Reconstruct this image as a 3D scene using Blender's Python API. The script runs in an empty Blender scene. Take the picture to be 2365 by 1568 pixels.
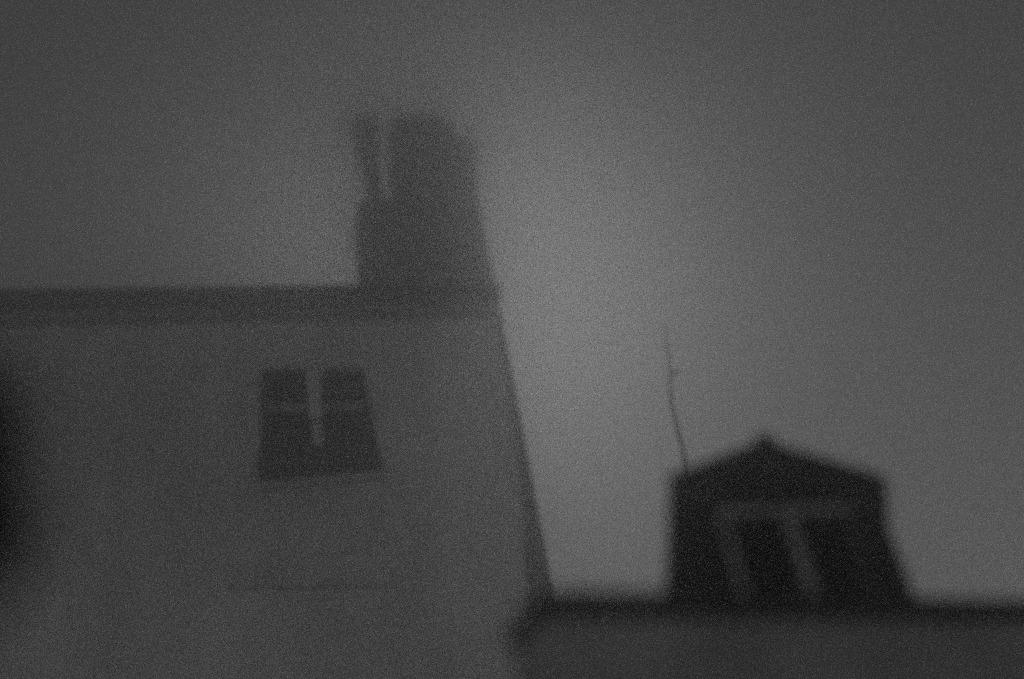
import bpy, bmesh, math, random
from mathutils import Vector, Matrix
random.seed(7)
R = math.radians

# ------------------------------------------------------------------ camera
F = 2700.0                      # focal length in units of a 2364 wide frame
PITCH, ROLL = 35.78, -10.49     # hand-held, tipped up and to the side
EYE = 1.6
sc = bpy.context.scene
cam = bpy.data.cameras.new('camera')
cam.sensor_width = 36.0
cam.lens = 36.0 * F / 2364.0
cam.clip_start = 0.05
cam.clip_end = 3000
cam.dof.use_dof = True          # the photograph is softly out of focus all over
cam.dof.focus_distance = 16.0
cam.dof.aperture_fstop = 0.155
cam_o = bpy.data.objects.new('camera', cam)
sc.collection.objects.link(cam_o)
FWD = Vector((0, math.cos(R(PITCH)), math.sin(R(PITCH))))
_u0 = Vector((0, -math.sin(R(PITCH)), math.cos(R(PITCH))))
RIGHT = Vector((1, 0, 0)) * math.cos(R(ROLL)) + _u0 * math.sin(R(ROLL))
UP = _u0 * math.cos(R(ROLL)) - Vector((1, 0, 0)) * math.sin(R(ROLL))
cam_o.matrix_world = Matrix((RIGHT, UP, -FWD)).transposed().to_4x4()
cam_o.location = (0, 0, EYE)
sc.camera = cam_o

# ------------------------------------------------------------------ sky, sun
SUN_AZ, SUN_EL = -1.5, 38.5
world = bpy.data.worlds.new('World')
sc.world = world
world.use_nodes = True
wn = world.node_tree
wn.nodes.clear()
sky = wn.nodes.new('ShaderNodeTexSky')
sky.sky_type = 'NISHITA'
sky.sun_disc = False
sky.dust_density = 0.0
sky.air_density = 0.12
sky.sun_elevation = R(SUN_EL)
sky.sun_rotation = R(SUN_AZ)
hsv = wn.nodes.new('ShaderNodeHueSaturation')
hsv.inputs['Saturation'].default_value = 0.03      # black and white film
bg = wn.nodes.new('ShaderNodeBackground')
bg.inputs['Strength'].default_value = 0.15
wo = wn.nodes.new('ShaderNodeOutputWorld')
wn.links.new(sky.outputs['Color'], hsv.inputs['Color'])
wn.links.new(hsv.outputs['Color'], bg.inputs['Color'])
wn.links.new(bg.outputs['Background'], wo.inputs['Surface'])

sun = bpy.data.lights.new('sun', 'SUN')
sun.energy = 0.19
sun.angle = R(18)
sun.color = (1.0, 0.985, 0.99)
sun_o = bpy.data.objects.new('sun', sun)
sc.collection.objects.link(sun_o)
sd = Vector((math.sin(R(SUN_AZ)) * math.cos(R(SUN_EL)), math.cos(R(SUN_AZ)) * math.cos(R(SUN_EL)), math.sin(R(SUN_EL))))
sun_o.rotation_euler = (-sd).to_track_quat('-Z', 'Y').to_euler()
sun_o.location = (8, 60, 40)

sc.view_settings.view_transform = 'Standard'
sc.view_settings.look = 'None'
sc.view_settings.gamma = 1.0
sc.view_settings.use_curve_mapping = False
sc.view_settings.exposure = -1.38

# render: film grain is left in, light bounces inside the fog
cy = sc.cycles
cy.use_denoising = False
cy.use_adaptive_sampling = True
cy.adaptive_threshold = 0.15
cy.adaptive_min_samples = 24
cy.volume_bounces = 6
cy.max_bounces = 8
cy.diffuse_bounces = 2
cy.glossy_bounces = 2
cy.sample_clamp_indirect = 1.5
cy.filter_width = 2.6

# ------------------------------------------------------------------ helpers
def ray(px, py):
    return FWD + RIGHT * ((px - 1182.0) / F) + UP * ((784.0 - py) / F)

class Plane:
    """A vertical survey plane: a wall line through (x, y) turned by yaw. at() gives the spot of the wall
    (distance along it, height), t metres behind its face, that a sighting on the 2364 x 1568 sheet falls on."""
    def __init__(self, x, y, yaw):
        self.o = Vector((x, y, 0)); self.yaw = R(yaw)
        self.e = Vector((math.cos(self.yaw), math.sin(self.yaw), 0))
        self.n = Vector((-math.sin(self.yaw), math.cos(self.yaw), 0))
    def at(self, px, py, t=0.0):
        d = ray(px, py); c = Vector((0, 0, EYE))
        k = (self.o + self.n * t - c).dot(self.n) / d.dot(self.n)
        p = c + d * k
        return ((p - self.o).dot(self.e), p.z)

def link(o, parent=None):
    sc.collection.objects.link(o)
    if parent is not None:
        o.parent = parent
    return o

def tag(o, label=None, cat=None, group=None, kind=None):
    if label: o['label'] = label
    if cat: o['category'] = cat
    if group: o['group'] = group
    if kind: o['kind'] = kind
    return o

def empty(name, plane, label, cat, group=None):
    o = bpy.data.objects.new(name, None)
    o.location = plane.o
    o.rotation_euler = (0, 0, plane.yaw)
    link(o)
    tag(o, label, cat, group)
    return o

def build(name, bm, mat, parent=None, bevel=0.0, smooth=False, plane=None, home=None):
    """One mesh object; geometry is given in the frame of its thing (along the wall, depth, height)."""
    if bevel > 0:
        bmesh.ops.bevel(bm, geom=list(bm.edges), offset=bevel, segments=2, affect='EDGES', clamp_overlap=True)
    bmesh.ops.recalc_face_normals(bm, faces=bm.faces)
    if plane is not None:                   # surveyed on another plane than its thing's own
        for v in bm.verts:
            p = plane.o + plane.e * v.co.x + plane.n * v.co.y - home.o
            v.co = Vector((p.dot(home.e), p.dot(home.n), v.co.z))
    off = world_loc(parent)
    c = sum((v.co for v in bm.verts), Vector()) / max(1, len(bm.verts))
    for v in bm.verts:
        v.co -= c
    if smooth:
        for f in bm.faces: f.smooth = True
    me = bpy.data.meshes.new(name)
    bm.to_mesh(me); bm.free()
    me.materials.append(mat)
    o = bpy.data.objects.new(name, me)
    o.location = c - off
    return link(o, parent)

def world_loc(o):
    p = Vector((0, 0, 0))
    while o is not None and o.parent is not None:
        p += o.location
        o = o.parent
    return p

def box(x0, x1, y0, y1, z0, z1, bm=None):
    bm = bm or bmesh.new()
    v = [bm.verts.new(p) for p in ((x0,y0,z0),(x1,y0,z0),(x1,y1,z0),(x0,y1,z0),(x0,y0,z1),(x1,y0,z1),(x1,y1,z1),(x0,y1,z1))]
    for f in ((0,1,2,3),(4,5,6,7),(0,1,5,4),(1,2,6,5),(2,3,7,6),(3,0,4,7)):
        bm.faces.new([v[i] for i in f])
    return bm

def prism(pts, y0, y1, bm=None, back=None):
    """Outline (x, z) points standing at depth y0, carried back to y1 (optionally another outline there)."""
    bm = bm or bmesh.new()
    back = back or pts
    a = [bm.verts.new((x, y0, z)) for x, z in pts]
    b = [bm.verts.new((x, y1, z)) for x, z in back]
    bm.faces.new(a); bm.faces.new(b[::-1])
    n = len(a)
    for i in range(n):
        bm.faces.new((a[i], a[(i+1) % n], b[(i+1) % n], b[i]))
    return bm

def lathe(profile, cx, cy_, n=20, lean=(0, 0)):
    """profile: list of (radius, z); lean shifts the axis per metre of height."""
    bm = bmesh.new()
    z0 = profile[0][1]
    rings = []
    for r, z in profile:
        ox, oy = cx + lean[0] * (z - z0), cy_ + lean[1] * (z - z0)
        rings.append([bm.verts.new((ox + r*math.cos(2*math.pi*i/n), oy + r*math.sin(2*math.pi*i/n), z)) for i in range(n)])
    for a, b in zip(rings, rings[1:]):
        for i in range(n):
            bm.faces.new((a[i], a[(i+1) % n], b[(i+1) % n], b[i]))
    bm.faces.new(rings[0][::-1]); bm.faces.new(rings[-1])
    return bm

# ------------------------------------------------------------------ materials
def material(name, lo, hi, rough=0.85, scale=3.0, detail=8.0, bump=0.3, bump_scale=40.0, streak=1.0, spec=0.3):
    m = bpy.data.materials.new(name)
    m.use_nodes = True
    t = m.node_tree
    b = t.nodes['Principled BSDF']
    b.inputs['Roughness'].default_value = rough
    b.inputs['Specular IOR Level'].default_value = spec
    tc = t.nodes.new('ShaderNodeTexCoord')
    mp = t.nodes.new('ShaderNodeMapping')
    mp.inputs['Scale'].default_value = (1, 1, 1.0 / streak)
    n1 = t.nodes.new('ShaderNodeTexNoise')
    n1.inputs['Scale'].default_value = scale
    n1.inputs['Detail'].default_value = detail
    n1.inputs['Roughness'].default_value = 0.65
    cr = t.nodes.new('ShaderNodeValToRGB')
    cr.color_ramp.elements[0].position = 0.36
    cr.color_ramp.elements[1].position = 0.64
    cr.color_ramp.elements[0].color = (lo, lo*0.99, lo, 1)
    cr.color_ramp.elements[1].color = (hi, hi*0.99, hi, 1)
    n2 = t.nodes.new('ShaderNodeTexNoise')
    n2.inputs['Scale'].default_value = bump_scale
    n2.inputs['Detail'].default_value = 5
    bp = t.nodes.new('ShaderNodeBump')
    bp.inputs['Strength'].default_value = bump
    bp.inputs['Distance'].default_value = 0.02
    t.links.new(tc.outputs['Object'], mp.inputs['Vector'])
    t.links.new(mp.outputs['Vector'], n1.inputs['Vector'])
    t.links.new(tc.outputs['Object'], n2.inputs['Vector'])
    t.links.new(n1.outputs['Fac'], cr.inputs['Fac'])
    t.links.new(cr.outputs['Color'], b.inputs['Base Color'])
    t.links.new(n2.outputs['Fac'], bp.inputs['Height'])
    t.links.new(bp.outputs['Normal'], b.inputs['Normal'])
    return m

M = {
    'render':   material('pale_lime_render', 0.5, 0.92, 0.9, 0.3, 9, 0.4, 25, 3.5),
    'apron':    material('stained_render', 0.5, 0.86, 0.9, 0.9, 9, 0.4, 25, 3.0),
    'trim':     material('pale_painted_trim', 0.75, 0.85, 0.6, 4),
    'pale_wood':material('weathered_pale_wood', 0.35, 0.55, 0.8, 5, 8, 0.4, 60, 6.0),
    'grey_wood': material('weathered_grey_wood', 0.22, 0.34, 0.85, 5, 8, 0.4, 60, 6.0),
    'dim_wood': material('dark_weathered_wood', 0.09, 0.15, 0.85, 5, 8, 0.4, 60, 6.0),
    'dark_fascia': material('dark_painted_fascia', 0.05, 0.1, 0.6, 3),
    'slate':    material('dark_slate', 0.03, 0.07, 0.6, 5),
    'brick':    material('sooty_brickwork', 0.14, 0.24, 0.9, 2.5, 8, 0.5, 18),
    'glass':    material('dark_window_glass', 0.012, 0.02, 0.35, 2, 2, 0.02, 3, 1.0, 0.06),
    'panel':    material('dark_balcony_panel', 0.015, 0.03, 0.7, 3),
    'tar':      material('tarred_boards', 0.012, 0.03, 0.85, 3, 8, 0.5, 30, 8.0),
    'felt':     material('roofing_felt', 0.012, 0.028, 0.95, 6),
    'coping':   material('dark_coping_stone', 0.03, 0.06, 0.9, 4, 8, 0.5, 30),
    'garden_wall': material('grey_wall_render', 0.34, 0.5, 0.95, 1.6, 9, 0.5, 25),
    'iron':     material('black_iron', 0.02, 0.04, 0.5, 8),
    'pole':     material('grey_timber_pole', 0.05, 0.1, 0.9, 6, 8, 0.4, 40, 8.0),
    'ground':   material('bounce_ground', 0.6, 0.8, 0.8, 0.5, 10, 0.5, 12),  # unseen ground, made snow-white to bounce light up onto the house front
    'path':     material('pale_trodden_path', 0.45, 0.6, 0.95, 4, 10, 0.6, 60),  # unseen path, kept pale along with the whitened ground
}

# ------------------------------------------------------------------ setting: ground, path, haze
def sheet(name, x0, x1, y0, y1, z, mat):
    bm = bmesh.new()
    n = 30
    vs = [[bm.verts.new((x0 + (x1-x0)*i/n, y0 + (y1-y0)*j/n, z)) for i in range(n+1)] for j in range(n+1)]
    for j in range(n):
        for i in range(n):
            bm.faces.new((vs[j][i], vs[j][i+1], vs[j+1][i+1], vs[j+1][i]))
    return tag(build(name, bm, mat), kind='structure')

sheet('ground', -50, 50, -12, 90, 0.0, M['ground'])
sheet('path', -30, -0.6, 8.6, 11.4, 0.004, M['path'])

HAZE_DENSITY = 0.029
hz = build('haze', box(-51, 51, -13, 91, -1.0, 29.0), bpy.data.materials.new('fog'))
tag(hz, 'thick pale fog filling the whole scene', 'fog', kind='stuff')
hm = hz.data.materials[0]
hm.use_nodes = True
ht = hm.node_tree
ht.nodes.clear()
hv = ht.nodes.new('ShaderNodeVolumePrincipled')
hv.inputs['Color'].default_value = (0.995, 0.992, 0.995, 1)
hv.inputs['Density'].default_value = HAZE_DENSITY
hv.inputs['Anisotropy'].default_value = 0.88
ho = ht.nodes.new('ShaderNodeOutputMaterial')
ht.links.new(hv.outputs['Volume'], ho.inputs['Volume'])

# ------------------------------------------------------------------ the tall house on the left
HP = Plane(-0.2, 25.0, 15.5)               # street front, corner at the right
HY = 0.0
house = empty('house', HP, 'tall pale rendered house fading into fog, with broad chimney and one dark window', 'house')

def H(px, py, t=HY):
    return HP.at(px, py, t)

eave_z = H(600, 735)[1]
def corner_x(z):                            # the leaning right-hand corner of the front
    xa, za = H(1152, 735); xb, zb = H(1272, 1370)
    return xa + (xb - xa) * (z - za) / (zb - za)

xl = H(-500, 800)[0]
w_tl, w_tr = H(602, 850), H(838, 848)
w_bl, w_br = H(600, 1112), H(884, 1082)

# front wall: grid of quads with the window left open, given 0.35 m of thickness
bm = bmesh.new()
EZ = eave_z - .1
rows = [
    [(xl, 0.0), (w_bl[0], 0.0), (w_br[0] + .05, 0.0), (corner_x(0.0), 0.0)],
    [(xl, w_bl[1]), w_bl, w_br, (corner_x(w_br[1]), w_br[1])],
    [(xl, w_tl[1]), w_tl, w_tr, (corner_x(w_tr[1]), w_tr[1])],
    [(xl, EZ), (w_tl[0], EZ), (w_tr[0], EZ), (corner_x(EZ), EZ)],
]
g = [[bm.verts.new((x, HY, z)) for x, z in r] for r in rows]
fs = []
for j in range(3):
    for i in range(3):
        if (i, j) == (1, 1):
            continue
        fs.append(bm.faces.new((g[j][i], g[j][i+1], g[j+1][i+1], g[j+1][i])))
ex = bmesh.ops.extrude_face_region(bm, geom=fs)
bmesh.ops.translate(bm, vec=(0, 0.35, 0), verts=[e for e in ex['geom'] if isinstance(e, bmesh.types.BMVert)])
front = build('wall', bm, M['render'], house)
# the body behind it
bm = bmesh.new()
body = [(xl, 0.0), (corner_x(0.0) - .01, 0.0), (corner_x(eave_z) - .01, eave_z - .02), (xl, eave_z - .02)]
prism(body, HY + 0.36, HY + 9.0, bm)
build('wall', bm, M['render'], house)

# eaves: fascia board and gutter, with a low roof that stays hidden from below
ea0, ea1 = H(600, 690)[1], eave_z
xr = H(1150, 700)[0]
em = H(600, 716)[1]
build('fascia', box(xl - .3, xr + .02, HY - 0.34, HY + 0.1, em, ea0 - .06), M['dark_fascia'], house, .015)
build('soffit_board', box(xl - .3, xr - .04, HY - 0.18, HY + 0.1, ea1 - .1, em - .004), M['grey_wood'], house, .015)
for k in range(14):                                   # gutter brackets
    gx = xr - .4 - k * 1.15
    build('gutter_bracket', box(gx, gx + .05, HY - .53, HY - .343, ea0 - .14, ea0 - .115), M['iron'], house)
bm = bmesh.new()
n = 10
prof = []
for i in range(n + 1):
    a = math.pi + math.pi * i / n
    prof.append((HY - 0.43 + .085 * math.cos(a), ea0 - .02 + .085 * math.sin(a)))
prof += [(HY - 0.345, ea0 + .01), (HY - 0.515, ea0 + .01)]
for xx in (xl - .3, xr + .08):
    pass
va = [bm.verts.new((xl - .3, y, z)) for y, z in prof]
vb = [bm.verts.new((xr + .06, y, z)) for y, z in prof]
bm.faces.new(va); bm.faces.new(vb[::-1])
for i in range(len(prof)):
    k = (i + 1) % len(prof)
    bm.faces.new((va[i], va[k], vb[k], vb[i]))
build('gutter', bm, M['iron'], house)
bm = bmesh.new()
zr = ea0 - .055
ra = [bm.verts.new(p) for p in ((xl - .3, HY - .34, zr), (xr + .03, HY - .34, zr), (xr + .03, HY + 9.2, zr), (xl - .3, HY + 9.2, zr))]
rb = [bm.verts.new(p) for p in ((xl + 1, HY + 4.2, zr + .55), (xr - 4, HY + 4.2, zr + .55))]
bm.faces.new(ra[::-1])
bm.faces.new((ra[0], ra[1], rb[1], rb[0])); bm.faces.new((ra[1], ra[2], rb[1]))
bm.faces.new((ra[2], ra[3], rb[0], rb[1])); bm.faces.new((ra[3], ra[0], rb[0]))
roof = build('roof', bm, M['slate'], house)

# chimney: broad stack with a stepped shoulder on the right, a slim flared pot on the left
CY = HY + 0.3
C = lambda x, y: HP.at(x, y, CY)
stack = [C(840, 720), C(838, 660), C(831, 560), C(825, 470), C(838, 462), C(905, 458), C(1104, 452), C(1112, 500), C(1126, 570), C(1140, 640), C(1150, 720)]
ch = build('chimney', prism(stack, CY, CY + 1.3), M['brick'], roof)
upper = [C(911, 458), C(908, 380), C(903, 285), C(905, 270), C(1018, 268), C(1036, 280), C(1048, 300), C(1060, 318), C(1099, 322), C(1101, 380), C(1104, 452)]
build('chimney_shoulder', prism(upper, CY + .04, CY + 1.2), M['brick'], house)
PT = CY + .32
Q = lambda x, y: HP.at(x, y, PT)
prf = [(846, 890, 470), (847, 883, 446), (836, 879, 410), (824, 876, 356), (816, 873, 316), (811, 874, 310), (811, 874, 286)]
bm = bmesh.new()
rings = []
for xa, xb, yy in prf:
    (sa, za), (sb, zb2) = Q(xa, yy), Q(xb, yy)
    rings.append([bm.verts.new(((sa + sb) / 2 + (sb - sa) / 2 * math.cos(2*math.pi*i/24), PT + (sb - sa) * .4 * math.sin(2*math.pi*i/24), (za + zb2) / 2)) for i in range(24)])
for r0, r1 in zip(rings, rings[1:]):
    for i in range(24):
        bm.faces.new((r0[i], r0[(i+1) % 24], r1[(i+1) % 24], r1[i]))
bm.faces.new(rings[0][::-1]); bm.faces.new(rings[-1])
pot = bm
build('chimney_pot', pot, M['brick'], house, smooth=True)

# window in the upper storey: wide pale mullion, thin transom, four dark panes, dark panel below
win = build('window', prism([w_bl, w_br, w_tr, w_tl], HY + .30, HY + .34), M['glass'], house)
def wb(name, pts, y0, y1, mat, bev=.0):
    return build(name, prism([H(*p) for p in pts], y0, y1), mat, win, bev)
yf0, yf1 = HY + .12, HY + .22
wb('frame', [(602, 850), (612, 850), (611, 1112), (600, 1112)], yf0, yf1, M['panel'])
wb('frame', [(829, 848), (838, 848), (884, 1082), (874, 1082)], yf0, yf1, M['panel'])
wb('mullion', [(704, 849), (742, 849), (744, 962), (716, 962)], yf0 - .03, yf1 + .04, M['trim'])
wb('mullion', [(718, 970), (744, 970), (749, 1032), (725, 1032)], yf0, yf1 + .03, M['trim'])
wb('transom', [(612, 927), (707, 927), (710, 940), (612, 940)], yf0 + .01, yf1, M['pale_wood'])
wb('transom', [(745, 927), (842, 924), (846, 937), (745, 940)], yf0 + .01, yf1, M['pale_wood'])
wb('pane', [(612, 851), (704, 850), (707, 929), (612, 929)], HY + .225, HY + .24, M['glass'])
wb('pane', [(743, 850), (828, 849), (843, 926), (745, 929)], HY + .225, HY + .24, M['glass'])
wb('pane', [(612, 940), (710, 940), (724, 1032), (612, 1034)], HY + .225, HY + .24, M['glass'])
wb('pane', [(746, 940), (846, 937), (866, 1030), (750, 1031)], HY + .225, HY + .24, M['glass'])
wb('balcony_panel', [(599, 1040), (867, 1034), (889, 1094), (597, 1124)], HY - .16, HY - .04, M['panel'], .01)
wb('sill', [(592, 1127), (892, 1097), (894, 1107), (590, 1137)], HY - .22, HY - .02, M['apron'], .01)
build('apron', prism([H(604, 1140), H(884, 1111), H(886, 1270), H(596, 1285)], HY - .035, HY - .002), M['apron'], house)
# low ground-floor ledge, hardly visible
build('ledge', prism([H(530, 1302), H(640, 1300), H(780, 1318), H(896, 1314), H(898, 1352), H(526, 1362)], HY - .12, HY - .003), M['apron'], house, .02)
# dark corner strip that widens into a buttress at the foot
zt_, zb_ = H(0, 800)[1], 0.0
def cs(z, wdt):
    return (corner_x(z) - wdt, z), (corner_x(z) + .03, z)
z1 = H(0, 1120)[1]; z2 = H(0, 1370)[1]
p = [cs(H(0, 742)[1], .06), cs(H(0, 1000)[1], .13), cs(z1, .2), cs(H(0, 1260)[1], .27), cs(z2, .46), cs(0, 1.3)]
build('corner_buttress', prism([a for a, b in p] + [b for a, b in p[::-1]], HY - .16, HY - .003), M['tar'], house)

# ------------------------------------------------------------------ leaning post behind the dormer
PP = Plane(3.2, 21.0, 0.0)
post = empty('aerial_mast', PP, 'thin leaning aerial mast with short side bracket rising behind the black dormer', 'mast')
pp = [PP.at(1612, 1250), PP.at(1581, 1060), PP.at(1563, 985), PP.at(1550, 930), PP.at(1547, 862)]
base = (pp[0][0] + .1, 0.0)
bm = bmesh.new()
rings = []
pts = [base] + pp
for k, (x, z) in enumerate(pts):
    r = .062 - .005 * k
    rings.append([bm.verts.new((x + r*math.cos(2*math.pi*i/14), r*math.sin(2*math.pi*i/14), z)) for i in range(14)])
for a, b in zip(rings, rings[1:]):
    for i in range(14):
        bm.faces.new((a[i], a[(i+1) % 14], b[(i+1) % 14], b[i]))
bm.faces.new(rings[0][::-1]); bm.faces.new(rings[-1])
build('shaft', bm, M['pole'], post, smooth=True)
build('bracket', box(pp[-1][0] - .03, pp[-1][0] + .17, -.03, .03, pp[-1][1] - .05, pp[-1][1] + .03), M['iron'], post)
tp = PP.at(1532, 750)
build('rod', lathe([(.03, pp[-1][1] + .032), (.02, tp[1])], pp[-1][0] + .02, 0, 8, ((tp[0] - pp[-1][0]) / (tp[1] - pp[-1][1]), 0)), M['iron'], post)

# ------------------------------------------------------------------ low outbuilding in the foreground, its roof edge with coping
WP = Plane(0.6, 5.7, 26.0)
W = lambda x, y, t=0.0: WP.at(x, y, t)
gw = empty('outbuilding', WP, 'low grey-walled building with dark roof edge and black gabled dormer in the foreground', 'building')
top_pts = [(1240, 1420), (1246, 1409), (1258, 1402), (1272, 1399), (1296, 1398)]
right_end = (2700, 1420)
drop = 22
top = [W(px, py + drop) for px, py in top_pts] + [W(right_end[0], right_end[1] + drop)]
outline = [(top[0][0] - .01, 0)] + top + [(top[-1][0], 0)]
build('wall', prism(outline, 0, .32), M['garden_wall'], gw)
roof_z = W(1296, 1398)[1] - .30
build('roof', box(top[3][0], top[-1][0], .325, 4.6, roof_z - .15, roof_z), M['felt'], gw)
build('wall', box(top[3][0] - .01, top[-1][0], 4.61, 4.9, 0, roof_z + .25), M['garden_wall'], gw)
build('wall', box(top[3][0] - .01, top[3][0] + .3, .325, 4.605, 0, roof_z - .155), M['garden_wall'], gw)
cp = [W(px, py) for px, py in top_pts]
segs = [(cp[i], cp[i+1]) for i in range(len(cp) - 1)]
endp = W(*right_end)
prev = cp[-1]
while prev[0] < endp[0] - .05:
    x2 = min(prev[0] + .62 + .06 * random.random(), endp[0])
    f = (x2 - cp[-1][0]) / (endp[0] - cp[-1][0])
    q = (x2, cp[-1][1] + (endp[1] - cp[-1][1]) * f)
    segs.append((prev, q)); prev = q
th = W(1800, 1376)[1] - W(1800, 1421)[1]
for (a, b) in segs:
    d = Vector((b[0] - a[0], b[1] - a[1])); d.normalize()
    nrm = Vector((-d.y, d.x))
    a2 = Vector(a) + d * .003; b2 = Vector(b) - d * .003
    quad = [a2 - nrm * th * .5, b2 - nrm * th * .5, b2 + nrm * th * .5, a2 + nrm * th * .5]
    build('coping_stone', prism([tuple(v) for v in quad], -.07, .39), M['coping'], gw, .008)

# ------------------------------------------------------------------ the dark hut standing on that roof
SP_ = Plane(1.1, 6.8, 8.0)
S = lambda x, y, t=0.0: SP_.at(x, y, t)
zb = roof_z
HD = 0.7                                   # depth of the hut; its left flank is seen too
wl, wr, apex = S(1542, 1116), S(2046, 1120), S(1764, 1028)
flare = [S(2052, 1215), S(2080, 1300), S(2116, 1400)]
foot = (S(1535, 1395)[0], zb)
TAPER = .3                                  # the left cheek runs in towards the back
wall = [foot, S(1534, 1385), wl, apex, wr, *flare, (flare[-1][0] + .02, zb)]
wall_in = [(x, z - .03 if i in (2, 3, 4) else z) for i, (x, z) in enumerate(wall)]
shed = build('dormer', prism(wall_in, 0, HD, None, [(x + (TAPER if i < 3 else 0), z) for i, (x, z) in enumerate(wall_in)]), M['tar'], gw, plane=SP_, home=WP)
def slab(name, a, b, t, y0, y1, mat, parent):
    return build(name, prism([a, b, (b[0], b[1] + t), (a[0], a[1] + t)], y0, y1), mat, parent, .006, plane=SP_, home=WP)
rl, rr = (wl[0] - .01, wl[1] + .01), S(2050, 1114)
qa, qb = rl, (apex[0] - .003, apex[1])
qs = [qa, qb, (qb[0], qb[1] + .03), (qa[0], qa[1] + .03)]
build('roof', prism(qs, -.03, HD + .04, None, [(x + (TAPER if i in (0, 3) else 0), z) for i, (x, z) in enumerate(qs)]), M['felt'], shed, .006, plane=SP_, home=WP)
slab('roof', (apex[0] + .003, apex[1]), rr, .03, -.03, HD + .04, M['felt'], shed)
build('ridge_cap', prism([S(1732, 1036), S(1740, 1018), S(1762, 1005), S(1786, 1018), S(1796, 1036)], -.05, HD + .06), M['felt'], shed, .008, plane=SP_, home=WP)
x = wl[0] + .02; xe = S(2046, 1200)[0]; k = 0
def top_of(xx):
    if xx < apex[0]: return wl[1] + (apex[1] - wl[1]) * (xx - wl[0]) / (apex[0] - wl[0]) - .05
    return apex[1] + (wr[1] - apex[1]) * (xx - apex[0]) / (wr[0] - apex[0]) - .05
while x < xe - .02:
    wdt = min(.12 + .02 * random.random(), xe - x)
    x1 = x + wdt - .008
    build('board', prism([(x, zb + .03), (x1, zb + .03), (x1, top_of(x1)), (x, top_of(x))], -.02 - .006 * (k % 2), -.002), M['tar'], shed, plane=SP_, home=WP)
    x += wdt; k += 1
def dw(name, pts, y0, y1, mat):
    return build(name, prism([S(*p) for p in pts], y0, y1), mat, shed, .003, plane=SP_, home=WP)
dw('pane', [(1676, 1206), (1796, 1204), (1862, 1425), (1736, 1425)], -.045, -.03, M['glass'])
dw('pane', [(1834, 1203), (1938, 1202), (1998, 1425), (1906, 1425)], -.045, -.03, M['glass'])
dw('window_head', [(1648, 1187), (1960, 1180), (1965, 1195), (1650, 1203)], -.085, -.03, M['pale_wood'])
dw('window_post', [(1657, 1206), (1671, 1206), (1731, 1425), (1716, 1425)], -.08, -.03, M['pale_wood'])
dw('window_post', [(1802, 1202), (1826, 1201), (1896, 1425), (1871, 1425)], -.08, -.03, M['pale_wood'])
dw('window_post', [(1946, 1198), (1958, 1198), (2018, 1425), (2005, 1425)], -.08, -.03, M['dim_wood'])

# ------------------------------------------------------------------ invented dark tree, added so its blurred crown blackens the left edge
def tree(name, base, crown_c, radii, leaves, label):
    t = bpy.data.objects.new(name, None)
    t.location = base
    link(t)
    tag(t, label, 'tree')
    b = Vector(base)
    def limb(nm, pts):
        bm = bmesh.new(); rings = []
        for (p, r) in pts:
            p = Vector(p) - b
            rings.append([bm.verts.new((p.x + r*math.cos(2*math.pi*i/9), p.y + r*math.sin(2*math.pi*i/9), p.z)) for i in range(9)])
        for r0, r1 in zip(rings, rings[1:]):
            for i in range(9):
                bm.faces.new((r0[i], r0[(i+1) % 9], r1[(i+1) % 9], r1[i]))
        bm.faces.new(rings[0][::-1]); bm.faces.new(rings[-1])
        bmesh.ops.recalc_face_normals(bm, faces=bm.faces)
        me = bpy.data.meshes.new(nm); bm.to_mesh(me); bm.free()
        me.materials.append(M['bark'])
        return link(bpy.data.objects.new(nm, me), t)
    c = Vector(crown_c)
    fork = Vector((base[0] * .55 + c.x * .45, base[1] * .55 + c.y * .45, c.z - radii[2] * 1.5))
    limb('trunk', [(b, .075), (b.lerp(fork, .5) + Vector((.03, 0, 0)), .055), (fork, .042)])
    for k in range(5):
        a = 2 * math.pi * k / 5
        e = c + Vector((math.cos(a) * radii[0] * .6, math.sin(a) * radii[1] * .6, radii[2] * (.5 if k % 2 else -.1)))
        limb('limb', [(fork, .032), (fork.lerp(e, .5) + Vector((0, 0, .03)), .02), (e, .008)])
    bm = bmesh.new()
    lobes = [(c + Vector((random.uniform(-.6, .6) * radii[0], random.uniform(-.6, .6) * radii[1], random.uniform(-.65, .65) * radii[2])), random.uniform(.35, .6)) for _ in range(9)]
    for _ in range(leaves):
        lc, lr = random.choice(lobes)
        d = Vector((random.gauss(0, 1), random.gauss(0, 1), random.gauss(0, 1))).normalized() * (random.random() ** .45)
        p = lc + Vector((d.x * radii[0], d.y * radii[1], d.z * radii[2])) * lr - b
        u = Vector((random.gauss(0, 1), random.gauss(0, 1), random.gauss(0, 1))).normalized()
        w = u.orthogonal().normalized()
        L = random.uniform(.03, .055)
        vs = [bm.verts.new(q) for q in (p, p + u*L*.5 + w*L*.28, p + u*L, p + u*L*.5 - w*L*.28)]
        bm.faces.new(vs)
    me = bpy.data.meshes.new('crown'); bm.to_mesh(me); bm.free()
    me.materials.append(M['leaf'])
    link(bpy.data.objects.new('crown', me), t)
    return t

M['bark'] = material('dark_bark', 0.03, 0.06, 0.95, 8, 8, 0.6, 40, 6.0)
M['leaf'] = material('smear_leaf', 0.012, 0.03, 0.6, 6)
cc = Vector((0, 0, EYE)) + ray(-228, 1085) / ray(-228, 1085).length * 2.9
tree('smear_tree', (cc.x - .55, cc.y + .1, 0), cc, (.34, .34, .4), 5200, 'invented blurred evergreen crown, added as a black smear at the left edge')
